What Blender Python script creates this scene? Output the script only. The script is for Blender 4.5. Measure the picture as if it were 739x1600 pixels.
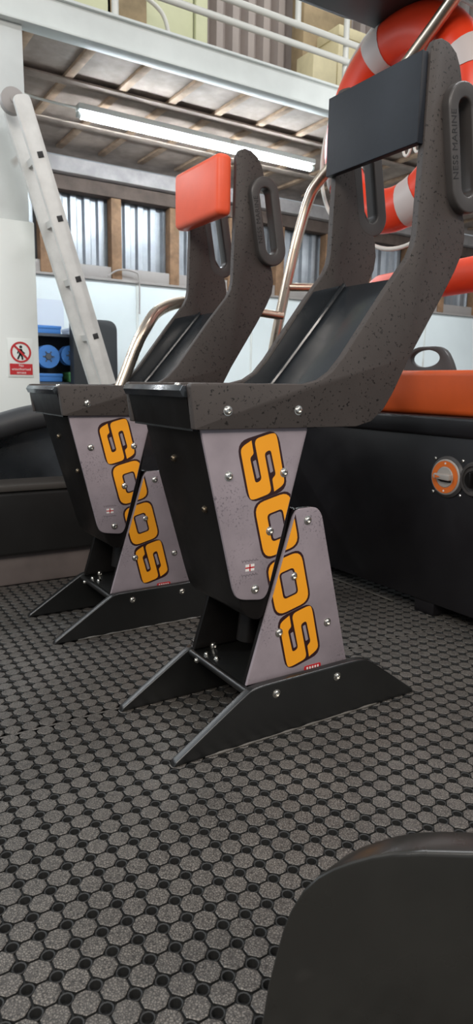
import bpy, bmesh, math, random
from mathutils import Vector, Matrix, noise
random.seed(4)
PI = math.pi
sc = bpy.context.scene
COL = sc.collection
for o in list(bpy.data.objects):
    bpy.data.objects.remove(o, do_unlink=True)

# ------------------------------------------------------------------ camera
cam_d = bpy.data.cameras.new('camera')
cam = bpy.data.objects.new('camera', cam_d); COL.objects.link(cam)
cam_d.sensor_fit = 'VERTICAL'; cam_d.sensor_height = 36.0; cam_d.sensor_width = 36.0
cam_d.lens = 36.0 * 1053 / 1600
cam_d.clip_start = 0.02; cam_d.clip_end = 60
cR = Vector((0.848, -0.530, 0.017)).normalized()
cF = Vector((0.524, 0.831, -0.187)).normalized()
cU = cR.cross(cF).normalized(); cR = cF.cross(cU).normalized()
cam.matrix_world = Matrix(((cR.x, cU.x, -cF.x, -0.360), (cR.y, cU.y, -cF.y, -0.687),
                           (cR.z, cU.z, -cF.z, 0.795), (0, 0, 0, 1)))
cam_d.dof.use_dof = True; cam_d.dof.focus_distance = 1.5; cam_d.dof.aperture_fstop = 8.0
sc.camera = cam

# ------------------------------------------------------------------ world, lamps, exposure
W = bpy.data.worlds.new('world'); sc.world = W; W.use_nodes = True
bg = W.node_tree.nodes['Background']
bg.inputs[0].default_value = (0.86, 0.93, 1.0, 1); bg.inputs[1].default_value = 0.30
def area(name, loc, target, sx, sy, power, col):
    l = bpy.data.lights.new(name, 'AREA'); l.shape = 'RECTANGLE'; l.size = sx; l.size_y = sy
    l.energy = power; l.color = col
    o = bpy.data.objects.new(name, l); COL.objects.link(o); o.location = loc
    o.rotation_euler = (Vector(target) - Vector(loc)).to_track_quat('-Z', 'Y').to_euler()
    return o
area('hall_lamp_front', (-2.6, -2.4, 3.6), (0.6, 0.6, 0.4), 3.0, 1.4, 125, (1.0, 0.94, 0.87))
area('hall_lamp_overhead', (2.6, 0.2, 4.6), (2.6, 0.2, 0), 3.0, 0.5, 75, (0.97, 0.98, 1.0))
area('hall_lamp_right', (1.4, -3.4, 3.8), (0.8, 0.6, 0.3), 2.4, 0.4, 60, (1.0, 0.92, 0.84))
area('hall_lamp_left', (-2.4, 2.6, 3.0), (0.6, 1.0, 0.1), 0.4, 2.4, 42, (0.84, 0.93, 1.0))
area('back_wall_fill', (4.2, 2.2, 2.45), (4.4, 5.2, 1.2), 3.0, 0.3, 14, (0.95, 0.98, 1.0))  # added fill light, no fitting here, brightens the back wall under the mezzanine
area('mezzanine_lamp', (3.2, 3.7, 5.3), (3.2, 5.2, 3.4), 3.0, 0.3, 26, (1.0, 0.98, 0.92))
area('under_mezzanine_lamp_right', (5.6, 4.0, 2.5), (5.6, 4.0, 0), 1.9, 0.05, 22, (0.93, 0.97, 1.0))
area('under_mezzanine_lamp_left', (-0.75, 4.0, 2.5), (-0.75, 4.0, 0), 1.9, 0.05, 30, (0.93, 0.97, 1.0))
sc.view_settings.view_transform = 'Standard'; sc.view_settings.look = 'None'
sc.view_settings.gamma = 1.0; sc.view_settings.use_curve_mapping = False
sc.view_settings.exposure = 0.35

# ------------------------------------------------------------------ materials
def lin(c):
    return tuple((x / 12.92 if x <= .04045 else ((x + .055) / 1.055) ** 2.4) for x in [v / 255 for v in c])
def mat(name, rgb, rough=.5, metal=0.0, spec=.5, coat=0.0, vary=0.0, vscale=6.0, bump=0.0, bscale=120.0,
        spots=None, spot_scale=80, spot_lo=.62, spot_hi=.68, spot_mask=0, rvary=0.0, emit=0.0):
    m = bpy.data.materials.new(name); m.use_nodes = True
    nt = m.node_tree; b = nt.nodes['Principled BSDF']
    c = lin(rgb); b.inputs['Base Color'].default_value = (*c, 1)
    b.inputs['Roughness'].default_value = rough; b.inputs['Metallic'].default_value = metal
    b.inputs['Specular IOR Level'].default_value = spec; b.inputs['Coat Weight'].default_value = coat
    tc = nt.nodes.new('ShaderNodeTexCoord')
    last = None
    def nz(scale, detail=4, rough_=.6):
        n = nt.nodes.new('ShaderNodeTexNoise'); n.inputs['Scale'].default_value = scale
        n.inputs['Detail'].default_value = detail; n.inputs['Roughness'].default_value = rough_
        nt.links.new(tc.outputs['Object'], n.inputs['Vector']); return n
    def mix(fac, a, bcol):
        x = nt.nodes.new('ShaderNodeMix'); x.data_type = 'RGBA'
        nt.links.new(fac, x.inputs[0])
        for s, v in ((6, a), (7, bcol)):
            if isinstance(v, tuple): x.inputs[s].default_value = (*v[:3], 1)
            else: nt.links.new(v, x.inputs[s])
        return x.outputs[2]
    def ramp(sock, lo, hi):
        r = nt.nodes.new('ShaderNodeMapRange'); r.inputs[1].default_value = lo; r.inputs[2].default_value = hi
        nt.links.new(sock, r.inputs[0]); return r.outputs[0]
    if vary:
        n = nz(vscale)
        last = mix(ramp(n.outputs[0], .35, .65), tuple(x * (1 - vary) for x in c), tuple(min(1, x * (1 + vary)) for x in c))
    if spots:
        n = nz(spot_scale, 2, .5)
        fac = ramp(n.outputs[0], spot_lo, spot_hi)
        if spot_mask:
            k_ = nz(spot_mask, 3, .6); mu = nt.nodes.new('ShaderNodeMath'); mu.operation = 'MULTIPLY'
            nt.links.new(fac, mu.inputs[0]); nt.links.new(ramp(k_.outputs[0], .50, .62), mu.inputs[1]); fac = mu.outputs[0]
        last = mix(fac, last if last else c, lin(spots))
    if last: nt.links.new(last, b.inputs['Base Color'])
    if rvary:
        n = nz(vscale * 1.7)
        r = nt.nodes.new('ShaderNodeMapRange'); r.inputs[1].default_value = .3; r.inputs[2].default_value = .7
        r.inputs[3].default_value = max(.02, rough - rvary); r.inputs[4].default_value = rough + rvary
        nt.links.new(n.outputs[0], r.inputs[0]); nt.links.new(r.outputs[0], b.inputs['Roughness'])
    if bump:
        n = nz(bscale, 3); bp = nt.nodes.new('ShaderNodeBump'); bp.inputs['Strength'].default_value = bump
        bp.inputs['Distance'].default_value = .002
        nt.links.new(n.outputs[0], bp.inputs['Height']); nt.links.new(bp.outputs[0], b.inputs['Normal'])
    if emit:
        b.inputs['Emission Color'].default_value = (*c, 1); b.inputs['Emission Strength'].default_value = emit
    return m
M = {}
M['bracket'] = mat('charcoal_plastic', (74, 68, 65), .50, spec=.28, vary=.10, vscale=5, spots=(38, 35, 33), spot_scale=150, spot_lo=.63, spot_hi=.68, bump=.08, bscale=160)
M['handle'] = mat('dark_plastic', (70, 66, 64), .38, spec=.5, vary=.08, vscale=8)
M['black'] = mat('black_paint', (19, 17, 16), .36, spec=.32, vary=.2, vscale=9, rvary=.08)
M['pan'] = mat('black_gloss_paint', (38, 41, 44), .21, spec=.8, vary=.15, vscale=7, rvary=.06)
M['board'] = mat('black_board', (27, 30, 37), .5, spec=.3, vary=.12, vscale=14, bump=.15, bscale=45)
M['foot'] = mat('foot_black', (23, 23, 22), .32, spec=.8, vary=.2, vscale=8, rvary=.0)
M['panel'] = mat('grey_vinyl', (148, 137, 142), .34, spec=.4, vary=.10, vscale=9, spots=(112, 103, 109), spot_scale=190, spot_lo=.56, spot_hi=.66, spot_mask=7)
M['orange'] = mat('orange_print', (255, 168, 38), .35, spec=.4, vary=.03)
M['outline'] = mat('dark_print', (50, 26, 26), .38, spec=.4)
M['white_print'] = mat('white_print', (235, 230, 225), .45)
M['red_print'] = mat('red_print', (190, 40, 45), .45)
M['ink'] = mat('ink', (28, 26, 26), .6)
M['pale_ink'] = mat('pale_ink', (96, 88, 92), .6)
M['steel'] = mat('stainless', (215, 212, 205), .24, metal=1)
M['dull'] = mat('dull_steel', (120, 108, 92), .4, metal=1)
M['tube_steel'] = mat('polished_tube', (206, 190, 172), .30, metal=1, rvary=.06, vscale=10)  # warm tint in the colour stands in for wood reflected by the steel
M['cushion'] = mat('orange_vinyl', (206, 84, 30), .42, spec=.4, vary=.06, vscale=7, bump=.1, bscale=220)
M['head_cushion'] = mat('red_orange_vinyl', (236, 92, 58), .42, spec=.4, vary=.05, vscale=7, bump=.1, bscale=220)
M['buoy'] = mat('buoy_orange', (226, 62, 30), .35, spec=.45, vary=.06)
M['reflect'] = mat('reflective_band', (196, 184, 180), .4)
M['rope'] = mat('white_rope', (222, 218, 210), .75, bump=.6, bscale=300)
M['roll'] = mat('orange_cover', (222, 66, 30), .5, vary=.07)
M['console'] = mat('console_black', (26, 24, 26), .40, spec=.42, vary=.16, vscale=4, rvary=.07, bump=.06, bscale=60)
M['rubber'] = mat('black_rubber', (34, 34, 33), .6, vary=.15, vscale=30)
M['deck'] = mat('deck_paint', (20, 20, 20), .7)
M['coaming'] = mat('coaming_black', (38, 37, 36), .38, vary=.15, vscale=3, rvary=.08)
M['tubeblk'] = mat('hypalon_black', (52, 53, 55), .5, vary=.08)
M['plinth'] = mat('plinth_grey', (112, 102, 98), .55, vary=.16, vscale=5)
M['ledge'] = mat('ledge_grey', (78, 74, 70), .4)
M['white'] = mat('white_wall_panel', (222, 231, 232), .4, vary=.03, vscale=1.5)
M['whitesteel'] = mat('white_steel', (206, 210, 206), .5, vary=.06, vscale=3, spots=(178, 172, 164), spot_scale=7, spot_lo=.66, spot_hi=.76)
M['columnm'] = mat('white_column', (200, 203, 200), .55, vary=.07, vscale=2.5, spots=(140, 122, 110), spot_scale=5, spot_lo=.66, spot_hi=.74)
M['rail'] = mat('white_rail', (214, 214, 206), .4)
M['galv'] = mat('galvanised_sheet', (146, 150, 155), .36, metal=.55, vary=.16, vscale=5)
M['galv2'] = mat('grey_sheet', (152, 146, 142), .55, vary=.08, vscale=2)
M['galv3'] = mat('grey_cladding', (160, 150, 145), .55, vary=.08, vscale=2)
M['timber'] = mat('timber', (134, 104, 78), .75, vary=.22, vscale=12)
M['timber_dark'] = mat('timber_dark', (92, 78, 70), .8, vary=.2, vscale=10)
M['timber_pale'] = mat('timber_pale', (168, 162, 160), .75, vary=.14, vscale=8)
M['soffit'] = mat('soffit_board', (152, 137, 126), .8, vary=.25, vscale=5)
M['joist'] = mat('joist_board', (172, 146, 122), .8, vary=.22, vscale=9)
M['green'] = mat('pale_green_sheet', (205, 208, 172), .5, vary=.06, vscale=2)
M['cream'] = mat('cream_board', (206, 196, 160), .6, vary=.10, vscale=4)
M['tan'] = mat('tan_board', (150, 132, 102), .7, vary=.2, vscale=5)
M['alu'] = mat('ladder_aluminium', (204, 202, 197), .5, metal=.08, vary=.08, vscale=9)
M['hole'] = mat('rung_hole', (44, 42, 42), .7)
M['concrete'] = mat('concrete', (120, 118, 114), .8, vary=.1, vscale=2)
M['signboard'] = mat('sign_board', (226, 229, 224), .45)
M['shelf'] = mat('shelf_grey', (74, 80, 88), .6)
M['blue'] = mat('blue_plastic', (66, 122, 190), .45)
M['greenp'] = mat('green_plastic', (90, 150, 96), .5)
M['paper'] = mat('paper', (208, 216, 226), .6)
M['switch_grey'] = mat('switch_grey', (168, 160, 152), .4)
M['switch_orange'] = mat('switch_orange', (226, 112, 40), .45)
M['moulded'] = mat('moulded_black', (42, 41, 38), .30, spec=.6, vary=.14, vscale=5, rvary=.05, spots=(62, 60, 57), spot_scale=9, spot_lo=.60, spot_hi=.78)
M['canopy'] = mat('canopy_black', (40, 42, 44), .5, vary=.15, vscale=4)
M['wire'] = mat('orange_wire', (214, 96, 40), .5)
M['red'] = mat('red_collar', (150, 40, 40), .45)
M['seal'] = mat('clear_sealant', (96, 92, 86), .25)
M['tube_light'] = mat('fluorescent_tube', (236, 247, 255), .4, emit=75)

# worn tops of the octagons: speckled rubber crumb
def octagon_material():
    m = bpy.data.materials.new('octagon_rubber'); m.use_nodes = True
    nt = m.node_tree; b = nt.nodes['Principled BSDF']; b.inputs['Roughness'].default_value = .44
    b.inputs['Specular IOR Level'].default_value = .5
    tc = nt.nodes.new('ShaderNodeTexCoord')
    v = nt.nodes.new('ShaderNodeTexVoronoi'); v.feature = 'DISTANCE_TO_EDGE'; v.inputs['Scale'].default_value = 260
    n = nt.nodes.new('ShaderNodeTexNoise'); n.inputs['Scale'].default_value = 5; n.inputs['Detail'].default_value = 4
    n2 = nt.nodes.new('ShaderNodeTexNoise'); n2.inputs['Scale'].default_value = 300; n2.inputs['Detail'].default_value = 2
    for q in (v, n, n2): nt.links.new(tc.outputs['Object'], q.inputs['Vector'])
    r = nt.nodes.new('ShaderNodeMapRange'); r.inputs[1].default_value = .02; r.inputs[2].default_value = .30
    nt.links.new(v.outputs['Distance'], r.inputs[0])
    a = nt.nodes.new('ShaderNodeMix'); a.data_type = 'RGBA'
    a.inputs[6].default_value = (*lin((34, 32, 31)), 1); a.inputs[7].default_value = (*lin((116, 110, 103)), 1)
    ad = nt.nodes.new('ShaderNodeMath'); ad.operation = 'MULTIPLY_ADD'
    nt.links.new(r.outputs[0], ad.inputs[0]); ad.inputs[1].default_value = .85; nt.links.new(n2.outputs[0], ad.inputs[2])
    ad2 = nt.nodes.new('ShaderNodeMath'); ad2.operation = 'SUBTRACT'; nt.links.new(ad.outputs[0], ad2.inputs[0]); ad2.inputs[1].default_value = .34
    ad2.use_clamp = True
    nt.links.new(ad2.outputs[0], a.inputs[0])
    c = nt.nodes.new('ShaderNodeMix'); c.data_type = 'RGBA'; c.blend_type = 'MULTIPLY'
    c.inputs[0].default_value = 1
    r2 = nt.nodes.new('ShaderNodeMapRange'); r2.inputs[1].default_value = .3; r2.inputs[2].default_value = .7
    r2.inputs[3].default_value = .78; r2.inputs[4].default_value = 1.12
    nt.links.new(n.outputs[0], r2.inputs[0]); nt.links.new(a.outputs[2], c.inputs[6]); nt.links.new(r2.outputs[0], c.inputs[7])
    nt.links.new(c.outputs[2], b.inputs['Base Color'])
    bp = nt.nodes.new('ShaderNodeBump'); bp.inputs['Strength'].default_value = .35; bp.inputs['Distance'].default_value = .0008
    nt.links.new(ad2.outputs[0], bp.inputs['Height']); nt.links.new(bp.outputs[0], b.inputs['Normal'])
    return m
M['octagon'] = octagon_material()

# ------------------------------------------------------------------ object helpers
def tag(o, label=None, cat=None, group=None, kind=None):
    if label: o['label'] = label
    if cat: o['category'] = cat
    if group: o['group'] = group
    if kind: o['kind'] = kind
    return o
def thing(name, loc, label, cat, group=None):
    o = bpy.data.objects.new(name, None); COL.objects.link(o); o.location = loc
    o.empty_display_size = .1
    return tag(o, label, cat, group)
def wloc(p):
    v = Vector((0, 0, 0))
    while p is not None:
        v += Vector(p.location); p = p.parent
    return v
def obj(name, bm, mats, parent=None, loc=None, smooth=35):
    """link a bmesh built in place coordinates as one object; origin at loc (or at its parent's)"""
    base = wloc(parent) if parent is not None else Vector(loc or (0, 0, 0))
    bmesh.ops.translate(bm, verts=bm.verts, vec=-base)
    bmesh.ops.recalc_face_normals(bm, faces=bm.faces)
    me = bpy.data.meshes.new(name); bm.to_mesh(me); bm.free()
    if not isinstance(mats, (list, tuple)): mats = [mats]
    for m in mats: me.materials.append(m)
    if smooth:
        me.shade_smooth(); me.set_sharp_from_angle(angle=math.radians(smooth))
    o = bpy.data.objects.new(name, me); COL.objects.link(o)
    if parent is not None: o.parent = parent
    else: o.location = base
    return o
def struct(name, bm, m, smooth=35):
    return tag(obj(name, bm, m, smooth=smooth), kind='structure')
def dup_tree(o, parent=None):
    c = o.copy(); COL.objects.link(c)
    if parent is not None: c.parent = parent
    for ch in list(o.children): dup_tree(ch, c)
    return c

# ------------------------------------------------------------------ shape helpers
def rounded(pts, r=.01, n=5):
    """round the corners of a 2D polygon; r one number or one per corner"""
    out = []; N = len(pts)
    for i, p in enumerate(pts):
        rr = r[i] if isinstance(r, (list, tuple)) else r
        p = Vector(p); a = Vector(pts[i - 1]); b = Vector(pts[(i + 1) % N])
        if rr <= 0: out.append((p.x, p.y)); continue
        da = a - p; db = b - p
        ra = min(rr, da.length * .48); rb = min(rr, db.length * .48)
        A = p + da.normalized() * ra; B = p + db.normalized() * rb
        for k in range(n + 1):
            t = k / n; q = A * (1 - t) ** 2 + p * (2 * t * (1 - t)) + B * t * t
            out.append((q.x, q.y))
    return out
AX = {'Y': lambda u, v, w: (u, w, v), 'X': lambda u, v, w: (w, u, v), 'Z': lambda u, v, w: (u, v, w)}
def prism(bm, pts, w0, w1, axis='Y', bevel=0, seg=2, mi=0):
    """extrude a 2D outline (first two coordinates of the other axes) from w0 to w1 along axis"""
    f = AX[axis] if isinstance(axis, str) else axis
    A = [bm.verts.new(f(u, v, w0)) for u, v in pts]; B = [bm.verts.new(f(u, v, w1)) for u, v in pts]
    fa = bm.faces.new(A); fb = bm.faces.new(B[::-1]); N = len(pts); fs = [fa, fb]
    for i in range(N):
        fs.append(bm.faces.new((A[(i + 1) % N], A[i], B[i], B[(i + 1) % N])))
    for q in fs: q.material_index = mi
    bmesh.ops.recalc_face_normals(bm, faces=fs)
    if bevel:
        es = list(fa.edges) + list(fb.edges)
        bmesh.ops.bevel(bm, geom=es, offset=bevel, segments=seg, profile=.5, affect='EDGES', clamp_overlap=True, material=-1)
    return bm
def ring_prism(bm, outer, inner, w0, w1, axis='Y', bevel=0, seg=2):
    """outline with a hole; outer and inner have the same number of points"""
    f = AX[axis]; N = len(outer)
    L = [[bm.verts.new(f(u, v, w)) for u, v in P] for w in (w0, w1) for P in (outer, inner)]
    oa, ia, ob, ib = L; fs = []; rim = []
    for i in range(N):
        j = (i + 1) % N
        fs += [bm.faces.new((oa[i], oa[j], ia[j], ia[i])), bm.faces.new((ob[j], ob[i], ib[i], ib[j])),
               bm.faces.new((oa[j], oa[i], ob[i], ob[j])), bm.faces.new((ia[i], ia[j], ib[j], ib[i]))]
    bmesh.ops.recalc_face_normals(bm, faces=fs)
    if bevel:
        S = [set(q) for q in L]
        es = [e for e in bm.edges if any(e.verts[0] in s and e.verts[1] in s for s in S)]
        bmesh.ops.bevel(bm, geom=es, offset=bevel, segments=seg, profile=.5, affect='EDGES', clamp_overlap=True)
    return bm
def box(bm, x0, x1, y0, y1, z0, z1, bevel=0, seg=2, mi=0):
    r = bmesh.ops.create_cube(bm, size=1)
    vs = r['verts']
    for v in vs: v.co = Vector((x0 + (v.co.x + .5) * (x1 - x0), y0 + (v.co.y + .5) * (y1 - y0), z0 + (v.co.z + .5) * (z1 - z0)))
    fs = {f for v in vs for f in v.link_faces}
    for f in fs: f.material_index = mi
    if bevel:
        es = {e for v in vs for e in v.link_edges}
        bmesh.ops.bevel(bm, geom=list(es), offset=bevel, segments=seg, profile=.5, affect='EDGES', clamp_overlap=True)
    return bm
def tube(bm, pts, r, seg=12, closed=False, mi=0, cap=True):
    P = [Vector(p) for p in pts]; N = len(P)
    def tan(i):
        a = P[(i - 1) % N] if (closed or i > 0) else P[i]; b = P[(i + 1) % N] if (closed or i < N - 1) else P[i]
        return (b - a).normalized()
    t = tan(0); n = t.orthogonal().normalized(); rings = []
    for i in range(N):
        t2 = tan(i); q = t.rotation_difference(t2); n = (q @ n); n = (n - t2 * n.dot(t2)).normalized(); t = t2
        b = t.cross(n); rr = r[i] if isinstance(r, (list, tuple)) else r
        rings.append([bm.verts.new(P[i] + (n * math.cos(2 * PI * k / seg) + b * math.sin(2 * PI * k / seg)) * rr) for k in range(seg)])
    for i in range(N if closed else N - 1):
        A = rings[i]; B = rings[(i + 1) % N]
        off = 0
        if closed and i == N - 1:
            off = min(range(seg), key=lambda s: (A[0].co - B[s].co).length)
        for k in range(seg):
            f = bm.faces.new((A[k], A[(k + 1) % seg], B[(k + 1 + off) % seg], B[(k + off) % seg])); f.material_index = mi
    if cap and not closed:
        bm.faces.new(rings[0][::-1]).material_index = mi; bm.faces.new(rings[-1]).material_index = mi
    return bm
def smooth_path(pts, n=6):
    """Catmull-Rom through the points"""
    P = [Vector(p) for p in pts]; out = []
    for i in range(len(P) - 1):
        p0 = P[max(i - 1, 0)]; p1 = P[i]; p2 = P[i + 1]; p3 = P[min(i + 2, len(P) - 1)]
        for k in range(n):
            t = k / n
            out.append(.5 * ((2 * p1) + (p2 - p0) * t + (2 * p0 - 5 * p1 + 4 * p2 - p3) * t * t + (3 * p1 - p0 - 3 * p2 + p3) * t ** 3))
    out.append(P[-1]); return out
def lathe(bm, prof, origin, axis=(0, -1, 0), seg=16, mi=0):
    """prof: list of (radius, height along axis)"""
    a = Vector(axis).normalized(); n = a.orthogonal().normalized(); b = a.cross(n); O = Vector(origin); rings = []
    for r, h in prof:
        if r < 1e-6: rings.append([bm.verts.new(O + a * h)])
        else: rings.append([bm.verts.new(O + a * h + (n * math.cos(2 * PI * k / seg) + b * math.sin(2 * PI * k / seg)) * r) for k in range(seg)])
    for A, B in zip(rings, rings[1:]):
        for k in range(seg):
            k2 = (k + 1) % seg
            vs = []
            for v in ((A[0] if len(A) == 1 else A[k]), (A[0] if len(A) == 1 else A[k2]), (B[0] if len(B) == 1 else B[k2]), (B[0] if len(B) == 1 else B[k])):
                if v not in vs: vs.append(v)
            if len(vs) > 2: bm.faces.new(vs).material_index = mi
    return bm
def stadium(c0, c1, r, n=10):
    c0 = Vector(c0); c1 = Vector(c1); d = (c1 - c0).normalized(); p = Vector((-d.y, d.x)); out = []
    for c, s in ((c0, -1), (c1, 1)):
        for k in range(n + 1):
            a = PI * k / n
            q = c + (p * math.cos(a) * (-s) * -1 + d * math.sin(a) * s) * r if s < 0 else c + (p * -math.cos(a) * -1 * -1 + d * math.sin(a)) * r
            out.append((q.x, q.y))
    return out
def text_mesh(body, size, thick, spacing=1.0):
    cu = bpy.data.curves.new('lettering', 'FONT'); cu.body = body; cu.size = size; cu.extrude = thick
    cu.align_x = 'CENTER'; cu.align_y = 'CENTER'; cu.space_character = spacing; cu.resolution_u = 3
    t = bpy.data.objects.new('lettering_source', cu); COL.objects.link(t)
    bpy.context.view_layer.update()
    me = bpy.data.meshes.new_from_object(t.evaluated_get(bpy.context.evaluated_depsgraph_get()))
    bpy.data.objects.remove(t, do_unlink=True); bpy.data.curves.remove(cu)
    return me
def text_into(bm, body, size, thick, origin, xdir, ydir, spacing=1.0, mi=0):
    me = text_mesh(body, size, thick, spacing); x = Vector(xdir).normalized(); y = Vector(ydir).normalized(); z = x.cross(y)
    Mx = Matrix(((x.x, y.x, z.x, origin[0]), (x.y, y.y, z.y, origin[1]), (x.z, y.z, z.z, origin[2]), (0, 0, 0, 1)))
    me.transform(Mx); n0 = len(bm.faces); bm.from_mesh(me); bpy.data.meshes.remove(me)
    bm.faces.ensure_lookup_table()
    for f in bm.faces[n0:]: f.material_index = mi
    return bm
NB = bmesh.new

# ================================================================== THE HALL (setting)
YW = 5.2; XL, XR = -4.0, 10.0; ZF = -1.15
b = NB(); box(b, XL, XR, -5, YW + .3, ZF - .1, ZF); struct('floor', b, M['concrete'])
b = NB(); box(b, XL, XR, YW, YW + .08, ZF, 1.665)
struct('wall_back', b, M['white'])
b = NB()
for i, x in enumerate((-1.0, .99, 2.245, 3.49, 4.73, 5.98, 7.22, 8.46)):
    box(b, x - .011, x + .011, YW - .006, YW + .004, ZF, 1.665, .002)
struct('trim_1', b, M['whitesteel'])
b = NB(); box(b, XL, XR, YW - .03, YW + .05, 1.665, 1.685, .003); struct('trim_2', b, M['galv2'])
def corrugated(bm, x0, x1, y, z0, z1, period=.13, depth=.035):
    x = x0; prof = []
    while x < x1:
        for du, dv in ((0, 0), (.34, 0), (.47, 1), (.87, 1)):
            prof.append((x + du * period, y - dv * depth))
        x += period
    A = [bm.verts.new((u, v, z0)) for u, v in prof]; B = [bm.verts.new((u, v, z1)) for u, v in prof]
    for i in range(len(prof) - 1): bm.faces.new((A[i], A[i + 1], B[i + 1], B[i]))
b = NB(); corrugated(b, XL, XR, YW + .14, 1.6, 2.48, .125, .03); struct('wall_back_corrugated', b, M['galv'], 20)
b = NB(); box(b, XL, XR, YW + .02, YW + .10, 1.685, 1.79, .004); struct('trim_3', b, M['galv2'])
k = 4
for i in range(14):
    x = -1.02 + .6 * i + (.03 if i % 2 else 0)
    b = NB(); box(b, x, x + .095, YW + .0, YW + .10, 1.69, 2.46, .004); struct('trim_%d' % k, b, M['timber']); k += 1
b = NB(); box(b, XL, XR, YW - .02, YW + .10, 2.36, 2.47, .005); struct('trim_%d' % k, b, M['timber_dark']); k += 1
b = NB(); box(b, XL, XR, YW - .10, YW + .06, 2.475, 2.59, .005); struct('trim_%d' % k, b, M['timber_pale']); k += 1
# mezzanine
YB = 3.2
b = NB(); box(b, .2, XR, YB + .02, YW + .2, 2.69, 2.74); struct('ceiling', b, M['soffit'])
for i in range(22):
    x = .45 + .36 * i
    b = NB(); box(b, x, x + .055, YB + .05, YW - .02, 2.668, 2.69, .003); struct('trim_%d' % k, b, M['joist']); k += 1
for y in (3.85, 4.55):
    b = NB(); box(b, .2, XR, y, y + .09, 2.655, 2.668, .004); struct('trim_%d' % k, b, M['soffit']); k += 1
b = NB()
box(b, -3, XR, YB, YB + .012, 2.605, 2.765); box(b, -3, XR, YB - .045, YB + .06, 2.59, 2.605, .003); box(b, -3, XR, YB - .02, YB + .05, 2.755, 2.77, .003)
struct('trim_%d' % k, b, M['whitesteel']); k += 1
b = NB(); box(b, .46, .735, YB, YB + .2, ZF, 2.59, .006); struct('trim_%d' % k, b, M['columnm']); k += 1
# upper storey wall behind the guard rail
b = NB(); corrugated(b, 2.80, 10, YW + .1, 2.7, 5.6, .17, .10); struct('wall_back_upper', b, M['galv3'], 20)
b = NB()
for i, (x0, x1) in enumerate(((.6, 1.52), (1.54, 2.02), (2.30, 2.80), (2.81, 2.93))):
    box(b, x0, x1, YW - .02 - .03 * (i % 2), YW + .02, 2.74, 5.6, .008)
struct('wall_back_green', b, M['green'])
b = NB(); box(b, 1.98, 2.34, YW - .05, YW + .03, 2.74, 5.6, .01); struct('trim_%d' % k, b, M['tan']); k += 1

def guard_rail():
    t = thing('guard_rail', (3.0, YB + .03, 2.765), 'white tubular guard rail along the mezzanine edge', 'railing')
    for z in (2.955, 3.07):
        b = NB(); tube(b, [(-1, YB + .03, z), (8, YB + .03, z)], .02); obj('rail', b, M['rail'], t)
    for x, z in ((-.4, 2.765), (1.27, 2.765), (2.53, 3.07), (2.94, 2.765), (4.4, 2.765)):
        b = NB(); tube(b, [(x, YB + .055, z), (x, YB + .055, 3.5)], .02); obj('post', b, M['rail'], t)
guard_rail()
b = NB(); box(b, 3.84, 4.42, 4.95, YW - .06, 2.74, 4.9, .01); tag(obj('storage_cupboard', b, M['tan'], loc=(4.13, 5.05, 2.74)), 'tan board cupboard standing on the mezzanine behind the rail', 'cupboard')
b = NB(); box(b, 3.66, 3.93, 4.55, 4.8, 2.74, 3.70, .01); box(b, 3.655, 3.935, 4.545, 4.805, 3.40, 3.43, .003); tag(obj('packing_case', b, M['cream'], loc=(3.8, 4.7, 2.74)), 'cream packing case on the mezzanine in front of the tan cupboard', 'case')
carton_b = NB(); box(carton_b, 3.98, 4.36, 4.6, 4.9, 2.74, 3.98, .008); box(carton_b, 3.97, 4.37, 4.59, 4.91, 3.9, 3.99, .006)
tag(obj('tall_carton', carton_b, M['cream'], loc=(4.17, 4.75, 2.74)), 'tall cream carton with a lid beside the packing case on the mezzanine', 'carton')
# bent white pipe upstairs
b = NB(); tube(b, smooth_path([(2.02, 4.9, 3.86), (2.2, 4.9, 3.84), (2.36, 4.9, 3.76), (2.42, 4.9, 3.6), (2.38, 4.9, 3.45)]), .018)
tag(obj('bent_pipe', b, M['rail'], loc=(2.2, 4.9, 3.4)), 'bent white pipe behind the mezzanine rail in front of pale green sheets', 'pipe')

# fluorescent light
t = thing('fluorescent_light', (2.28, 4.0, 2.56), 'long lit fluorescent batten under the mezzanine ceiling', 'light')
b = NB(); box(b, 1.30, 3.27, 3.96, 4.04, 2.545, 2.585, .008); obj('batten', b, M['whitesteel'], t)
b = NB(); tube(b, [(1.325, 4.0, 2.52), (3.245, 4.0, 2.52)], .022); obj('tube', b, M['tube_light'], t)
for x in (1.312, 3.258):
    b = NB(); tube(b, [(x - .014, 4.0, 2.52), (x + .014, 4.0, 2.52)], .02); obj('end_cap', b, M['whitesteel'], t)
b = NB(); tube(b, smooth_path([(.75, 3.9, 2.56), (1.0, 3.95, 2.545), (1.31, 4.0, 2.56)]), .008); tag(obj('cable', b, M['rail'], loc=(1, 3.9, 2.55)), 'thin white cable running along the ceiling to the lit batten', 'cable')
b = NB(); tube(b, smooth_path([(1.95, 5.15, 1.70), (2.05, 5.15, 1.76), (2.2, 5.15, 1.76), (2.245, 5.15, 1.70), (2.245, 5.15, 1.4)]), .007); tag(obj('conduit', b, M['galv2'], loc=(2.1, 5.15, 1.6)), 'thin grey conduit looping over the top of the white wall panels', 'cable')

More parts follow.
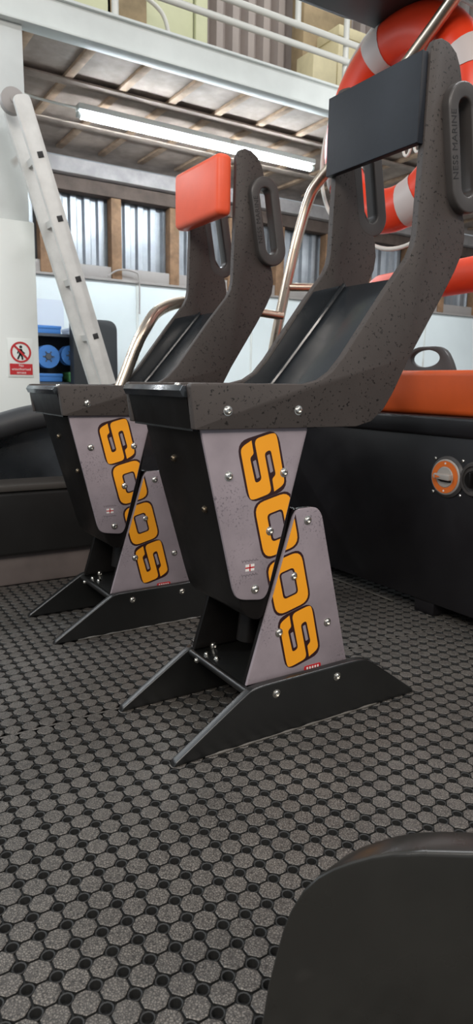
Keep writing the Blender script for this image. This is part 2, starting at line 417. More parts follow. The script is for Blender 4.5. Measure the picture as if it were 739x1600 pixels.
# sign board and sign
t = thing('sign_board', (.63, 3.15, ZF), 'tall white board in front of the white column, carrying a red prohibition sign', 'board')
b = NB(); box(b, .40, .745, 3.15, 3.18, ZF, 1.625, .004); obj('board', b, M['signboard'], t)
t = thing('safety_sign', (.645, 3.145, .82), 'red and white no unauthorised access sign on the tall white board', 'sign')
b = NB(); box(b, .575, .712, 3.146, 3.15, .81, 1.015, .001); obj('backing', b, M['signboard'], t)
b = NB(); n = 32
ring_prism(b, [(.645 + .056 * math.cos(2 * PI * i / n), .944 + .056 * math.sin(2 * PI * i / n)) for i in range(n)],
           [(.645 + .046 * math.cos(2 * PI * i / n), .944 + .046 * math.sin(2 * PI * i / n)) for i in range(n)], 3.1435, 3.146)
d = .0325
prism(b, [(.645 - d - .004, .944 + d - .004), (.645 - d + .004, .944 + d + .004), (.645 + d + .004, .944 - d + .004), (.645 + d - .004, .944 - d - .004)], 3.1437, 3.146)
obj('prohibition_ring', b, M['red_print'], t)
b = NB()
for pl, w in (([(.645, .958), (.643, .935)], .008), ([(.643, .936), (.652, .918), (.653, .906)], .0045), ([(.643, .936), (.634, .920), (.628, .908)], .0045),
              ([(.646, .957), (.657, .945), (.665, .938)], .0035), ([(.643, .957), (.632, .948), (.628, .938)], .0035)):
    for p, q in zip(pl, pl[1:]):
        p = Vector(p); q = Vector(q); dd = (q - p).normalized(); nn = Vector((-dd.y, dd.x)) * w
        prism(b, [tuple(p + nn - dd * w * .5), tuple(p - nn - dd * w * .5), tuple(q - nn + dd * w * .5), tuple(q + nn + dd * w * .5)], 3.1445, 3.146)
prism(b, [(.646 + .008 * math.cos(2 * PI * i / 14), .972 + .008 * math.sin(2 * PI * i / 14)) for i in range(14)], 3.1445, 3.146)
obj('walking_figure', b, M['ink'], t)
b = NB(); box(b, .583, .706, 3.1445, 3.147, .823, .882); o = obj('text_panel', b, M['red_print'], t)
b = NB()
for s, z, sz in (('No', .872, .020), ('unauthorised', .853, .0195), ('access', .835, .020)):
    text_into(b, s, sz, .0004, (.6445, 3.1438, z), (1, 0, 0), (0, 0, 1), 1.0)
obj('lettering', b, M['white_print'], o, smooth=0)

# ladder
def ladder():
    t = thing('ladder', (1.5, 3.0, ZF), 'aluminium ladder leaning against the white column', 'ladder')
    top = Vector((.632, 0, 2.15)); d = Vector((.405, 0, -1.31)).normalized(); L = (top.z - ZF) / -d.z; nrm = Vector((-d.z, 0, d.x))
    for nm, y0, y1 in (('stile', 2.90, 2.928), ('stile', 3.085, 3.113)):
        b = NB(); hw = .042
        P = [top - nrm * hw, top + nrm * hw, top + d * L + nrm * hw, top + d * L - nrm * hw]
        prism(b, rounded([(q.x, q.z) for q in P], [.03, .03, .004, .004]), y0, y1, 'Y', .004)
        obj(nm, b, M['alu'], t)
    for i in range(11):
        c = top + d * (.27 + .30 * i) + nrm * .006
        b = NB(); s = .016
        for q0, q1, mi in ((2.912, 3.10, 0), (2.896, 2.902, 1)):
            ss = s if mi == 0 else s * .9
            prism(b, [tuple((c + nrm * a * ss + d * e * ss)[j] for j in (0, 2)) for a, e in ((1, 1), (1, -1), (-1, -1), (-1, 1))], q0, q1, 'Y', .002, mi=mi)
        obj('rung', b, [M['alu'], M['hole']], t)
    b = NB(); lathe(b, [(0, -.03), (.045, -.03), (.06, -.02), (.06, .02), (.045, .03), (.018, .03), (.018, .036), (0, .036)], (.615, 2.99, 2.14), (0, -1, 0), 24)
    obj('wall_wheel', b, M['galv2'], t)
ladder()

# tool shelf by the wall with cable reels
t = thing('tool_shelf', (1.5, 4.95, ZF), 'dark grey open shelf holding blue cable reels behind the ladder', 'shelf')
b = NB(); box(b, 1.15, 1.80, 5.13, 5.16, ZF, 1.16); box(b, 1.15, 1.17, 4.85, 5.13, ZF, 1.16); box(b, 1.78, 1.80, 4.85, 5.13, ZF, 1.16); obj('carcass', b, M['shelf'], t)
for z in (-.2, .3, .76, 1.145):
    b = NB(); box(b, 1.17, 1.78, 4.85, 5.13, z, z + .022); obj('shelf_board', b, M['shelf'], t)
def reel(x, z, r, label):
    t = thing('cable_reel', (x, 4.92, z - r), label, 'cable reel', 'blue cable reels on the dark shelf')
    b = NB(); lathe(b, [(.02, -.05), (r, -.05), (r, -.04), (r * .8, -.04), (r * .8, .04), (r, .04), (r, .05), (r * .3, .05), (r * .3, .046), (0, .046)], (x, 4.92, z), (0, -1, 0), 28); obj('drum', b, M['blue'], t)
    b = NB(); lathe(b, [(0, .051), (r * .28, .051), (r * .25, .058), (0, .058)], (x, 4.92, z), (0, -1, 0), 18)
    for i in range(6):
        a = i * PI / 3
        prism(b, [(x + r * (.3 * math.cos(a) + .05 * math.sin(a)), z + r * (.3 * math.sin(a) - .05 * math.cos(a))), (x + r * (.5 * math.cos(a) + .05 * math.sin(a)), z + r * (.5 * math.sin(a) - .05 * math.cos(a))),
                  (x + r * (.5 * math.cos(a) - .05 * math.sin(a)), z + r * (.5 * math.sin(a) + .05 * math.cos(a))), (x + r * (.3 * math.cos(a) - .05 * math.sin(a)), z + r * (.3 * math.sin(a) + .05 * math.cos(a)))], 4.866, 4.872)
    obj('hub', b, M['shelf'], t)
reel(1.318, .985, .092, 'larger blue cable reel, nearer the white sign board')
reel(1.505, 1.0, .080, 'smaller blue cable reel, next to the ladder')
def carton(x0, x1, z0, z1, m, label, nm='storage_box', cat='box'):
    b = NB(); box(b, x0, x1, 4.88, 5.08, z0, z1, .006); box(b, x0 - .004, x1 + .004, 4.876, 5.084, z1 - .02, z1 + .006, .004)
    tag(obj(nm, b, M[m], loc=((x0 + x1) / 2, 4.98, z0)), label, cat)
carton(1.20, 1.43, 1.168, 1.225, 'blue', 'flat blue case lying on top of the dark shelf')
carton(1.50, 1.66, 1.168, 1.215, 'paper', 'flat white carton on top of the dark shelf beside the ladder')
carton(1.22, 1.43, .785, .845, 'blue', 'blue box on the shelf under the larger cable reel')
carton(1.50, 1.66, .785, .86, 'greenp', 'green carton on the shelf under the smaller cable reel')
b = NB(); box(b, 1.20, 1.56, 5.194, 5.199, 1.25, 1.47); tag(obj('wall_notice', b, M['paper'], loc=(1.4, 5.19, 1.25)), 'pale paper notice on the white wall above the shelf', 'notice')
b = NB(); prism(b, rounded([(1.47, -.4), (1.47, 1.285), (1.845, 1.285), (1.845, -.4)], [.0, .01, .09, 0], 8), 4.70, 4.80, 'Y', .012); box(b, 1.5, 1.82, 4.72, 4.78, ZF, -.39)
tag(obj('equipment_cover', b, M['canopy'], loc=(1.65, 4.75, ZF)), 'dark round-cornered equipment casing standing behind the ladder foot', 'casing')

# ================================================================== THE BOAT
b = NB(); box(b, -2.6, 2.2, -1.4, 2.05, -.10, -.0145); tag(obj('boat_deck', b, M['deck'], loc=(0, 0, -.1)), 'dark boat deck under the rubber matting', 'deck', kind='structure')
b = NB(); box(b, -1.8, 1.9, -1.0, 1.9, ZF, -.09, .05); tag(obj('boat_hull', b, M['coaming'], loc=(0, .4, ZF)), 'black boat hull below the deck', 'hull', kind='structure')

def rubber_mat(name, k0, k1, shift, label, x0=-1.0, x1=1.92, flat_row=None):
    P = .04; V = []; F = []; MI = []
    a = .0183; c = .0062; a2 = .0169; c2 = .0058
    oct0 = [(a, c), (c, a), (-c, a), (-a, c), (-a, -c), (-c, -a), (c, -a), (a, -c)]
    oct1 = [(a2, c2), (c2, a2), (-c2, a2), (-a2, c2), (-a2, -c2), (-c2, -a2), (c2, -a2), (a2, -c2)]
    circ = [(math.cos(2 * PI * i / 12), math.sin(2 * PI * i / 12)) for i in range(12)]
    h = .02
    sq = [(h, 0), (h, h * .577), (h * .577, h), (0, h), (-h * .577, h), (-h, h * .577), (-h, 0), (-h, -h * .577), (-h * .577, -h), (0, -h), (h * .577, -h), (h, -h * .577)]
    # true square: corners at the 45 degree points
    sq = [(h, 0), (h, h), (h, h), (0, h), (-h, h), (-h, h), (-h, 0), (-h, -h), (-h, -h), (0, -h), (h, -h), (h, -h)]
    sq[1] = (h, h * .8); sq[2] = (h * .8, h); sq[4] = (-h * .8, h); sq[5] = (-h, h * .8); sq[7] = (-h, -h * .8); sq[8] = (-h * .8, -h); sq[10] = (h * .8, -h); sq[11] = (h, -h * .8)
    i0 = int(round(x0 / P)); i1 = int(round(x1 / P))
    for k in range(k0, k1 + 1):
        for i in range(i0, i1 + 1):
            x = P * i + shift; y = P * k
            n = len(V)
            dz = (noise.noise((x * 9, y * 9, 0))) * .0004
            V += [(x + u, y + v, -.0056) for u, v in oct0] + [(x + u, y + v, -.0012 + dz) for u, v in oct0] + [(x + u, y + v, dz) for u, v in oct1]
            for q in range(8):
                r = (q + 1) % 8
                F.append((n + q, n + r, n + 8 + r, n + 8 + q)); MI.append(1)
                F.append((n + 8 + q, n + 8 + r, n + 16 + r, n + 16 + q)); MI.append(0)
            F.append(tuple(n + 16 + q for q in range(8))); MI.append(0)
            # base sheet and drain hole at the corner between four octagons
            x += h; y += h; n = len(V)
            if flat_row is not None and k == flat_row:
                V += [(x - h, y - .006, -.0012), (x + h, y - .006, -.0012), (x + h, y + .001, -.0012), (x - h, y + .001, -.0012)]
                F.append((n, n + 1, n + 2, n + 3)); MI.append(0); continue
            rings = [[(u, v, -.0056) for u, v in sq]] + [[(cx * r, cy * r, z) for cx, cy in circ] for r, z in
                     ((.0112, -.0056), (.0108, -.0030), (.0100, -.0022), (.0082, -.0030), (.0074, -.0143))]
            for R_ in rings: V += [(x + u, y + v, w) for u, v, w in R_]
            for g in range(len(rings) - 1):
                for q in range(12):
                    r = (q + 1) % 12
                    F.append((n + 12 * g + q, n + 12 * g + r, n + 12 * g + 12 + r, n + 12 * g + 12 + q)); MI.append(1)
            s = n + 12
            # small corner gap fillers of the base sheet
            for (u, v) in ((h, h), (-h, h), (-h, -h), (h, -h)):
                m_ = len(V); V.append((x + u, y + v, -.0056))
                q = {(1, 1): 1, (-1, 1): 4, (-1, -1): 7, (1, -1): 10}[(1 if u > 0 else -1, 1 if v > 0 else -1)]
                F.append((n + q, m_, n + q + 1)); MI.append(1)
    me = bpy.data.meshes.new(name); me.from_pydata(V, [], F)
    me.materials.append(M['octagon']); me.materials.append(M['rubber'])
    me.polygons.foreach_set('material_index', MI); me.update()
    o = bpy.data.objects.new(name, me); COL.objects.link(o)
    return tag(o, label, 'mat')
rubber_mat('rubber_mat', -15, 19, 0.0, 'black octagon drainage mat under the nearer jockey seat and foreground', flat_row=19)
rubber_mat('rubber_mat', 20, 48, .016, 'black octagon drainage mat under the farther jockey seat, beyond the seam')

# port side of the boat: plinth, locker side, ledge, glossy liner, rubber tube
t = thing('side_locker', (.2, 1.96, 0), 'black boat side with grey plinth and glossy liner, left behind the farther seat', 'boat side')
b = NB(); box(b, -2.4, 1.9, 1.94, 2.2, 0, .125, .006); o = obj('plinth', b, M['plinth'], t); tag(o, 'grey plinth')
b = NB(); box(b, -2.4, 1.9, 1.905, 2.2, .125, .375, .015, 3); obj('locker_front', b, M['coaming'], t)
b = NB(); box(b, -2.4, 1.9, 1.90, 2.25, .377, .402, .006); o = obj('ledge', b, M['ledge'], t)
b = NB(); prism(b, [(2.08, .402), (2.11, .66), (2.15, .66), (2.12, .402)], -2.4, 1.9, 'X'); obj('liner', b, M['pan'], t)
b = NB(); tube(b, smooth_path([(-1.2, 2.02, .30), (-.5, 2.02, .44), (.0, 2.02, .555), (.237, 2.02, .612), (.40, 2.02, .652), (.7, 2.02, .69), (1.1, 2.02, .70), (1.9, 2.02, .70)]), .05, 18)
tag(obj('rubber_tube', b, M['tubeblk'], loc=(.2, 2.02, .55)), 'black padded tube rising along the top of the boat side', 'tube')

# rear console with orange cushion
t = thing('engine_console', (1.65, .9, 0), 'wide black console box with a lid band, behind the jockey seats', 'console')
YC0, YC1 = -.35, 1.86
b = NB(); box(b, 1.436, 1.90, YC0, YC1, .045, .64, .008); obj('body', b, M['console'], t)
b = NB(); box(b, 1.425, 1.91, YC0 - .01, YC1, .632, .70, .012, 3); obj('lid', b, M['console'], t)
for y in (-.1, .86, 1.7):
    b = NB(); box(b, 1.442, 1.85, y, y + .09, -.001, .05, .004); obj('foot', b, M['console'], t)
b = NB(); tube(b, [(1.434, 1.05, .004), (1.434, 1.42, .004)], .0035, 8); obj('sealant', b, M['seal'], t)
b = NB(); box(b, 1.45, 1.75, .05, 1.42, .70, .852, .02, 4)
tag(obj('seat_cushion', b, M['cushion'], loc=(1.6, .7, .70)), 'long orange vinyl seat cushion lying on the black console', 'cushion')
def battery_switch():
    y, z = .836, .500
    t = thing('battery_switch', (1.436, y, z), 'round battery switch with orange ring and grey knob on the console front', 'switch')
    ax = (-1, 0, 0)
    b = NB(); lathe(b, [(0, 0), (.070, 0), (.070, .004), (.062, .010), (0, .010)], (1.436, y, z), ax, 32); obj('bezel', b, M['handle'], t)
    b = NB(); lathe(b, [(.044, .004), (.060, .004), (.060, .012), (.056, .015), (.050, .014), (.044, .010)], (1.436, y, z), ax, 36); obj('rim', b, M['switch_grey'], t)
    b = NB(); lathe(b, [(.034, .006), (.054, .006), (.054, .0165), (.036, .0165), (.034, .012)], (1.436, y, z), ax, 36); obj('orange_ring', b, M['switch_orange'], t)
    for a in (90, 0, 270):
        b = NB(); lathe(b, [(0, .0165), (.0035, .0165), (.0035, .0172), (0, .0172)], (1.436, y + .046 * math.cos(math.radians(a)), z + .046 * math.sin(math.radians(a))), ax, 8)
        obj('position_mark', b, M['white_print'], t)
    b = NB(); lathe(b, [(0, .006), (.037, .006), (.037, .014), (.033, .018), (0, .018)], (1.436, y, z), ax, 28)
    prism(b, rounded([(y + .034, z + .012), (y + .034, z - .006), (y - .034, z - .009), (y - .034, z + .012)], .006), 1.436 - .036, 1.436 - .016, 'X', .004)
    kn = obj('knob', b, M['switch_grey'], t)
    b = NB(); prism(b, rounded([(y + .033, z - .007), (y + .012, z - .016), (y - .03, z - .016), (y - .032, z - .010)], .003), 1.436 - .0195, 1.436 - .0175, 'X'); obj('knob_recess', b, M['ink'], kn)
    b = NB(); prism(b, [(y + .024, z + .008), (y + .024, z - .004), (y + .002, z + .002)], 1.436 - .0375, 1.436 - .0355, 'X'); obj('pointer', b, M['switch_orange'], kn)
    return t
battery_switch()
t = thing('second_switch', (1.436, .725, .505), 'black round switch at the right edge, beside the orange ringed battery switch', 'switch')
b = NB(); lathe(b, [(0, 0), (.058, 0), (.058, .006), (.052, .014), (.044, .014), (.044, .008), (0, .008)], (1.436, .722, .505), (-1, 0, 0), 30); obj('bezel', b, M['handle'], t)
b = NB(); lathe(b, [(0, .008), (.030, .008), (.028, .022), (0, .022)], (1.436, .722, .505), (-1, 0, 0), 20); box(b, 1.402, 1.42, .718, .726, .48, .53, .003); obj('knob', b, M['black'], t)
for i, (y, z, lab) in enumerate(((.893, .557, 'top left of the battery switch'), (.778, .559, 'top right of the battery switch'), (.757, .536, 'top left of the second switch'),
                                 (.894, .443, 'bottom left of the battery switch'), (.780, .444, 'bottom right of the battery switch'), (.758, .464, 'bottom left of the second switch'))):
    b = NB(); lathe(b, [(0, -.002), (.0058, -.002), (.0058, .0025), (.003, .005), (0, .005)], (1.436, y, z), (-1, 0, 0), 12)
    tag(obj('screw', b, M['steel'], loc=(1.436, y, z)), 'small steel screw in the console front, ' + lab, 'screw', 'screws around the console switches')

# mooring eye plate behind the cushion
b = NB()
out = rounded([(1.45, .70), (1.37, .93), (1.33, .955), (1.21, .955), (1.17, .935), (1.125, .86), (1.11, .70)], .03, 6)
N = len(out)
def ray_poly(poly, c, a):
    d = Vector((math.cos(a), math.sin(a))); best = None
    for i in range(len(poly)):
        p = Vector(poly[i]); q = Vector(poly[(i + 1) % len(poly)]); e = q - p; den = d.x * e.y - d.y * e.x
        if abs(den) < 1e-9: continue
        w = p - Vector(c); s = (w.x * e.y - w.y * e.x) / den; u = (w.x * d.y - w.y * d.x) / den
        if s > 0 and -1e-6 <= u <= 1 + 1e-6: best = s if best is None else min(best, s)
    return tuple(Vector(c) + d * best)
cc = (1.278, .908); n = 40; cc_w = .076
ring_prism(b, [ray_poly(out, cc, 2 * PI * i / n) for i in range(n)], [(cc[0] + cc_w * math.cos(2 * PI * i / n), cc[1] + .034 * math.sin(2 * PI * i / n)) for i in range(n)], 1.765, 1.79, 'X', .004)
tag(obj('lifting_eye', b, M['handle'], loc=(1.77, 1.26, .70)), 'dark plate with an oval hole standing behind the orange seat cushion', 'lifting eye')

# stainless arch
t = thing('roll_bar', (1.32, 1.75, .70), 'stainless steel roll bar arch rising behind the seats', 'roll bar')
leg = [(1.29, 1.80, .70), (1.32, 1.749, .823), (1.336, 1.695, 1.06), (1.371, 1.655, 1.32), (1.400, 1.632, 1.47), (1.414, 1.605, 1.55), (1.424, 1.565, 1.592), (1.431, 1.521, 1.622)]
b = NB(); tube(b, smooth_path(leg, 6) + [Vector((1.432, 1.023, 1.926)), Vector((1.437, .80, 2.078))], .0215, 18); obj('main_tube', b, M['tube_steel'], t)
b = NB(); tube(b, [(1.341, 1.68, 1.075), (1.22, 1.70, 1.085), (1.05, 1.72, 1.095)], .017, 14); obj('cross_tube', b, M['tube_steel'], t)
b = NB(); tube(b, [(1.357, 1.665, 1.19), (1.50, 1.62, 1.195), (1.72, 1.55, 1.20)], .017, 14); obj('cross_tube', b, M['tube_steel'], t)
b = NB(); tube(b, smooth_path([(.50, 1.56, .64), (.565, 1.56, .77), (.63, 1.56, .92), (.675, 1.57, .99), (.735, 1.61, 1.045), (.83, 1.65, 1.085), (.95, 1.68, 1.10), (1.05, 1.72, 1.095)]), .021, 16)
obj('hoop', b, M['tube_steel'], t)
b = NB(); lathe(b, [(0, 0), (.05, 0), (.05, .008), (.026, .010), (.024, .03), (0, .03)], (1.29, 1.80, .70), (0, 0, 1), 24); obj('base_flange', b, M['tube_steel'], t)

b = NB(); prism(b, rounded([(1.165, 1.437), (1.40, 1.437), (1.55, 1.405), (1.60, 1.27), (1.62, .9), (1.62, .55), (1.08, .55), (1.08, 1.437)], .02), 2.10, 2.135, 'Z', .008)
box(b, 1.12, 1.58, .6, 1.39, 2.075, 2.10, .01)
tag(obj('canopy_roof', b, M['canopy'], loc=(1.2, .6, 2.1)), 'black hard-top panel overhead, on top of the steel roll bar', 'roof panel')

# lifebuoy
def lifebuoy():
    c = Vector((1.52, 1.255, 1.722)); R_, r_ = .300, .082
    t = thing('lifebuoy', tuple(c), 'orange lifebuoy ring with grey reflective bands, hung behind the roll bar', 'lifebuoy')
    def pt(a, q, rr=r_, R2=R_): return (c.x - rr * .72 * math.sin(q), c.y + (R2 + rr * math.cos(q)) * math.cos(a), c.z + .965 * (R2 + rr * math.cos(q)) * math.sin(a))
    def arc(a0, a1, rr, n, closed):
        bm = NB(); s = 20; rows = []
        for i in range(n if closed else n + 1):
            a = a0 + (a1 - a0) * i / n
            rows.append([bm.verts.new(pt(a, 2 * PI * k / s, rr)) for k in range(s)])
        for i in range(n):
            A = rows[i]; B = rows[(i + 1) % len(rows)]
            for k in range(s): bm.faces.new((A[k], A[(k + 1) % s], B[(k + 1) % s], B[k]))
        return bm
    obj('ring', arc(0, 2 * PI, r_, 64, True), M['buoy'], t)
    for a in (70, 160, 250, 340):
        a = math.radians(a); w = math.radians(7.5)
        obj('reflective_band', arc(a - w, a + w, r_ + .0025, 8, False), M['reflect'], t)
    pts = []
    for i in range(97):
        a = 2 * PI * i / 96 + math.radians(29); bow = abs(math.sin(2 * a - math.radians(58)))
        pts.append((c.x, c.y + (R_ + r_ + .012 + .035 * bow) * math.cos(a), c.z + .965 * (R_ + r_ + .012 + .035 * bow) * math.sin(a) - .02 * bow))
    b = NB(); tube(b, pts[:-1], .008, 10, True); obj('grab_rope', b, M['rope'], t)
    b = NB()
    for dy in (0, .05):
        tube(b, [(c.x - .075, 1.075 + dy + .017 * math.cos(2 * PI * i / 16), 1.60 + .03 * math.sin(2 * PI * i / 16)) for i in range(16)], .005, 8, True)
    obj('rope_loop', b, M['rope'], t)
lifebuoy()
t = thing('righting_bag', (1.70, 1.0, .70), 'orange rolled cylindrical bag lying across behind the nearer seat', 'rolled bag')
b = NB(); lathe(b, [(0, 0), (.03, .003), (.052, .02), (.062, .05), (.062, 1.25), (.05, 1.29), (0, 1.30)], (1.70, 1.53, 1.185), (0, -1, .02), 24)
obj('rolled_cover', b, M['roll'], t)
for y in (.36, 1.40):
    b = NB(); tube(b, [(1.772, y, .70), (1.772, y, 1.10), (1.762, y, 1.16)], .013, 12); obj('support_post', b, M['tube_steel'], t)

# foreground moulded panel
hR = Vector((.846, -.533, 0)); hF = Vector((.533, .846, 0)); hO = Vector((-.360, -.687, 0)) + hF * .66
out = [(.033, 0), (.038, .063), (.044, .114), (.052, .156), (.059, .189), (.067, .214), (.080, .240), (.096, .258), (.113, .269), (.131, .277), (.154, .285), (.178, .290), (.21, .292), (.26, .291), (.45, .290), (.52, .27), (.56, .2), (.57, 0)]
sw = Vector((.85, .25, 0)).normalized()
b = NB(); prism(b, out, 0, .066, lambda u, v, w: tuple(hO + hR * u + sw * w + Vector((0, 0, v)) - Vector((0, 0, .12 * w * (1 if v > .05 else 0)))), .006, 3)
tag(obj('moulded_panel', b, M['moulded'], loc=tuple(hO + hR * .3)), 'black round-shouldered moulded panel standing on the mat in the foreground', 'panel')

# ================================================================== THE JOCKEY SEATS
def bolt_mesh(org, axis, r=.0085):
    b = NB(); s = r / .0085
    lathe(b, [(0, -.002), (.0105 * s, -.002), (.0105 * s, .0008), (.0085 * s, .001), (.0080 * s, .0035), (.0062 * s, .0052), (.0042 * s, .0056), (.0040 * s, .0022), (0, .0022)], org, axis, 18)
    return b
PANU = [(.297, .712), (.5648, .712), (.5687, .6973), (.4726, .3351), (.4600, .3225), (.3946, .3321), (.3825, .3534)]
PANL = [(.4215, .126), (.4264, .1438), (.5373, .5028), (.5480, .5205), (.6035, .5225), (.6202, .5042), (.7165, .126)]
CEN = [(.4515, .6222), (.4930, .4898), (.5300, .3510), (.5662, .2168)]
def lp(c, a, d):
    """letter frame: a across 0..1, d down 0..1"""
    u = (a - .5) * .1035; v = (d - .5)
    return (c[0] + u + v * .0335, c[1] + u * .25 - v * .134)
def clip(poly, p, q):
    """keep the part of poly left of p->q"""
    out = []; p = Vector(p); q = Vector(q); d = q - p
    def side(z): return d.x * (z[1] - p.y) - d.y * (z[0] - p.x)
    for i in range(len(poly)):
        A = poly[i]; B = poly[(i + 1) % len(poly)]; sa = side(A); sb = side(B)
        if sa >= 0: out.append(A)
        if (sa > 0 > sb) or (sa < 0 < sb):
            t = sa / (sa - sb); out.append((A[0] + (B[0] - A[0]) * t, A[1] + (B[1] - A[1]) * t))
    return out
OUT = [(0, 0), (1, 0), (1, 1), (0, 1)]
def poly(c, P, r): return rounded([lp(c, *p) for p in P], r)
S_FILL = [(.055, .14), (.14, .09), (.345, .05), (.338, .26), (.235, .30), (.25, .72), (.412, .70), (.41, .10), (.47, .045), (.90, .04), (.955, .10),
          (.945, .86), (.86, .91), (.655, .95), (.662, .74), (.765, .70), (.75, .28), (.588, .30), (.59, .90), (.53, .955), (.10, .96), (.045, .90)]
S_R = [.010, .008, 0, .004, .006, .008, .008, .006, .010, .018, .018, .010, .008, 0, .004, .006, .008, .008, .006, .010, .018, .018]
def letter(kind, c, parent, y, cut=None):
    b = NB()
    def lay(P, d, mi):
        if cut: P = clip(P, *cut)
        if len(P) > 2: prism(b, P, y - d, y + .0002, 'Y', mi=mi)
    lay(poly(c, OUT, .030), .0003, 0)
    if kind == 'O':
        lay(poly(c, [(.048, .036), (.952, .036), (.952, .964), (.048, .964)], .027), .0006, 1)
        lay(poly(c, [(.30, .265), (.70, .265), (.70, .735), (.30, .735)], .010), .0009, 0)
        lay(poly(c, [(.345, .295), (.655, .295), (.655, .705), (.345, .705)], .007), .0012, 2)
    else:
        lay([lp(c, *p) for p in S_FILL] if False else rounded([lp(c, *p) for p in S_FILL], S_R, 4), .0006, 1)
        lay(poly(c, [(.285, .37), (.360, .36), (.372, .645), (.298, .655)], .002), .0009, 2)
        lay(poly(c, [(.632, .355), (.705, .345), (.715, .63), (.640, .64)], .002), .0009, 2)
    return obj('letter', b, [M['outline'], M['orange'], M['panel']], parent, smooth=0)

BRK = [(.268, .795), (.280, .704), (.70, .703), (.745, .714), (.782, .741), (.81, .78), (.856, .861), (.949, 1.002), (.99, 1.068), (1.013, 1.114), (1.018, 1.15), (1.012, 1.185),
       (1.000, 1.215), (.985, 1.240), (.968, 1.262), (.945, 1.395), (.944, 1.425), (.955, 1.445), (.972, 1.462), (.969, 1.485), (.960, 1.512), (.945, 1.536), (.92, 1.551), (.895, 1.554), (.875, 1.546), (.864, 1.525), (.861, 1.33), (.855, 1.14),
       (.849, 1.113), (.836, 1.088), (.771, 1.010), (.691, .907), (.655, .860), (.622, .825), (.59, .806), (.552, .797)]
BRK_R = [.010, .003] + [.0] * (len(BRK) - 2)

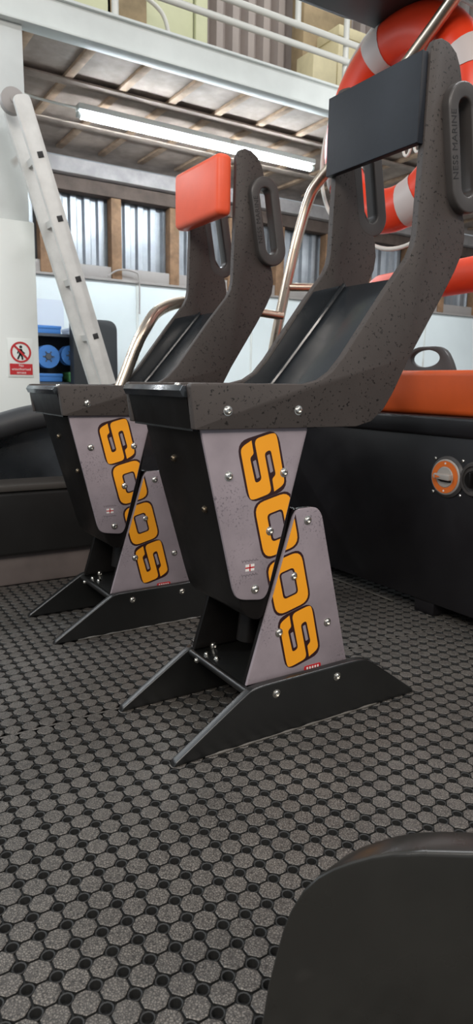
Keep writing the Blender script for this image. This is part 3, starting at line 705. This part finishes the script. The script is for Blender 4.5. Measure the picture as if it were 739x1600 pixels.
def make_seat():
    t = thing('jockey_seat', (.58, .628, 0), 'nearer grey and black jockey seat with flat black backrest board', 'seat', 'shock-absorbing jockey seats on the deck')
    def bolt(p, ax=(0, -1, 0), r=.0085, m='steel'): return obj('bolt', bolt_mesh(p, ax, r), M[m], t)
    # side plates with grab handles
    for y0, y1, hy0, hy1 in ((.485, .505, .463, .5055), (.790, .810, .7895, .832)):
        b = NB(); prism(b, rounded(BRK, BRK_R, 4), y0, y1, 'Y', .004, 2); sp = obj('side_plate', b, M['bracket'], t)
        n = 24
        def st(c0, c1, r):
            c0 = Vector(c0); c1 = Vector(c1); d = (c0 - c1).normalized(); p = Vector((-d.y, d.x)); o = []
            for k in range(n + 1):
                a = PI * k / n; o.append(tuple(c0 + (p * math.cos(a) + d * math.sin(a)) * r))
            for k in range(n + 1):
                a = PI * k / n; o.append(tuple(c1 + (-p * math.cos(a) - d * math.sin(a)) * r))
            return o
        b = NB(); ring_prism(b, st((.963, 1.422), (.996, 1.254), .0545), st((.963, 1.420), (.992, 1.258), .0215), hy0, hy1, 'Y', .0055, 3)
        hd = obj('handle', b, M['handle'], sp)
        if y0 < .6:
            b = NB(); text_into(b, 'NESS MARINE', .0235, .0004, (.9365, hy0 - .0001, 1.338), (-.024, 0, .142), (-.142, 0, -.024), 1.04)
            obj('lettering', b, M['ink'], hd, smooth=0)
    # seat pan with folded front lip, and the sloping back between the side plates
    b = NB(); prism(b, [(.262, .790), (.256, .780), (.262, .767), (.274, .766), (.285, .775), (.67, .775), (.905, 1.052), (.899, 1.058), (.665, .790)], .505, .790, 'Y', .0015)
    obj('seat_pan', b, M['pan'], t)
    for y in (.512, .783):
        b = NB(); tube(b, [(.62, y, .791), (.664, y, .793), (.70, y, .832), (.900, y, 1.063)], .007, 8); obj('edge_bead', b, M['pan'], t)
    b = NB(); prism(b, [(.270, .766), (.286, .700), (.306, .700), (.292, .766)], .505, .790, 'Y'); obj('front_apron', b, M['black'], t)
    lin_ = [(.575, .790), (.595, .803), (.626, .822), (.659, .855), (.695, .902), (.775, 1.006), (.800, 1.038), (.902, 1.064), (.664, .783)]
    for y0, y1 in ((.505, .5085), (.7865, .790)):
        b = NB(); prism(b, lin_, y0, y1, 'Y'); obj('side_liner', b, M['pan'], t)
    b = NB(); box(b, .285, .60, .505, .79, .700, .712); obj('pan_underside', b, M['black'], t)
    # upper housing: sloping front box
    b = NB(); prism(b, rounded([(.288, .735), (.300, .690), (.3985, .345), (.418, .285), (.470, .268), (.500, .335), (.566, .690), (.566, .735)], [0, 0, .02, .035, .04, .03, 0, 0]), .506, .757, 'Y', .004)
    obj('upper_housing', b, M['black'], t)
    b = NB(); prism(b, rounded(PANU, [0, 0, .004, .012, .014, .022, .012], 5), .497, .5062, 'Y', .003, 2); pu = obj('upper_panel', b, M['panel'], t)
    # lower housing: leg plates and back plate
    b = NB(); prism(b, rounded(PANL, [0, 0, .004, .012, .022, .014, 0], 5), .5062, .515, 'Y', .001); obj('leg_plate', b, M['black'], t)
    b = NB(); prism(b, rounded(PANL, [0, 0, .004, .012, .022, .014, 0], 5), .742, .757, 'Y', .002); obj('leg_plate', b, M['black'], t)
    b = NB(); prism(b, [(.705, .125), (.716, .125), (.622, .50), (.611, .50)], .515, .742, 'Y', .001); obj('rear_plate', b, M['black'], t)
    b = NB(); prism(b, rounded(PANL, [0, 0, .004, .012, .022, .014, 0], 5), .497, .5062, 'Y', .003, 2); pl = obj('lower_panel', b, M['panel'], t)
    e = .0035
    cu = ((.4726 - e + .001, .3351), (.5687 - e, .6973)); cl = ((.5373 + e, .5028), (.4264 + e, .1438))
    letter('S', CEN[0], pu, .497); letter('O', CEN[1], pu, .497, cu); letter('O', CEN[2], pu, .497, cu)
    letter('O', CEN[1], pl, .497, cl); letter('O', CEN[2], pl, .497, cl); letter('S', CEN[3], pl, .497)
    # little flag and scribbled script
    b = NB(); fx, fz, w, h = .4235, .402, .0115, .0075
    box(b, fx - w, fx + w, .4966, .4972, fz - h, fz + h, mi=0)
    box(b, fx - w, fx + w, .4964, .4970, fz - .0016, fz + .0016, mi=1); box(b, fx - .0016, fx + .0016, .4964, .4970, fz - h, fz + h, mi=1)
    obj('flag_sticker', b, [M['white_print'], M['red_print']], pu, smooth=0)
    for z in (fz + .016, fz - .0165):
        b = NB()
        pts = [(fx - .022 + .044 * i / 40, .4968, z + .0022 * math.sin(i * 1.7) + .0014 * math.sin(i * .9 + 2)) for i in range(41)]
        tube(b, pts, .00035, 4)
        obj('script_mark', b, M['pale_ink'], pu, smooth=0)
    b = NB(); prism(b, rounded([(.584, .120), (.584, .138), (.634, .1385), (.634, .120)], .005), .4962, .4972, 'Y', mi=0)
    for i in range(5): box(b, .591 + .008 * i, .5955 + .008 * i, .4959, .4964, .126, .1345, mi=1)
    obj('badge', b, [M['red_print'], M['white_print']], pl, smooth=0)
    # shock absorber inside
    b = NB(); tube(b, [(.50, .62, .18), (.545, .62, .56)], .026, 18)
    tube(b, [(.540, .62, .52), (.545, .62, .56)], .034, 18, mi=1)
    obj('shock_absorber', b, [M['black'], M['red']], t)
    b = NB(); tube(b, smooth_path([(.392, .570, .45), (.398, .580, .425), (.404, .585, .40), (.415, .585, .385)]), .0028, 8); obj('wire', b, M['wire'], t)
    # feet and base
    FT = [(.224, 0), (.229, .010), (.400, .120), (.424, .133), (.738, .135), (.768, .125), (.928, .012), (.934, 0)]
    for y0, y1 in ((.468, .490), (.751, .773)):
        b = NB(); prism(b, rounded(FT, [0, .004, .045, .045, .045, .045, .004, 0]), y0, y1, 'Y', .0085, 4); obj('foot_plate', b, M['foot'], t)
    b = NB(); box(b, .418, .72, .490, .751, .108, .120, .002); tube(b, [(.418, .490, .116), (.418, .751, .116)], .0095, 12); obj('base_plate', b, M['foot'], t)
    b = NB(); tube(b, smooth_path([(.30 + .02 * i, .4695 + .001 * math.sin(i * 2.1), .002) for i in range(26)], 2), [.0022 + .0018 * abs(math.sin(i * .37)) for i in range(51)], 6); obj('sealant', b, M['seal'], t)
    # bolts
    for x, z in ((.354, .741), (.532, .741)): bolt((x, .485, z))
    for x, z in ((.366, .606), (.507, .606), (.474, .479), (.438, .351), (.578, .493), (.543, .366), (.507, .237), (.649, .237)): bolt((x, .497, z))
    for x, z in ((.484, .105), (.663, .106)): bolt((x, .468, z))
    fn = (-.96, 0, -.27)
    bolt((.3165, .651, .630), fn, .007, 'dull'); bolt((.345, .560, .527), fn, .007, 'dull')
    for p in ((.478, .742, .125), (.59, .742, .145), (.625, .742, .18)): bolt(p, (0, -1, 0))
    for p in ((.448, .675, .120), (.44, .712, .120), (.31, .62, .790)): bolt(p, (0, 0, 1), .007)
    bolt((.4095, .708, .112), (-1, 0, 0), .006)
    bolt((.497, .5062, .328), (0, -1, 0), .006)
    return t
seat = make_seat()
b = NB(); prism(b, rounded([(.842, 1.332), (.861, 1.332), (.861, 1.520), (.842, 1.520)], .002), .490, .808, 'Y', .002)
far = dup_tree(seat)
board = obj('backrest_board', b, M['board'], seat)
cb = NB(); box(cb, .803, .861, .500, .806, 1.345, 1.535, .020, 4)
cush = obj('headrest_cushion', cb, M['head_cushion'], seat)
cush.parent = far
far.location = Vector(seat.location) + Vector((-.011, .786, 0)); far.scale = (1, 1, .985)
tag(far, 'farther grey and black jockey seat with an orange headrest cushion')
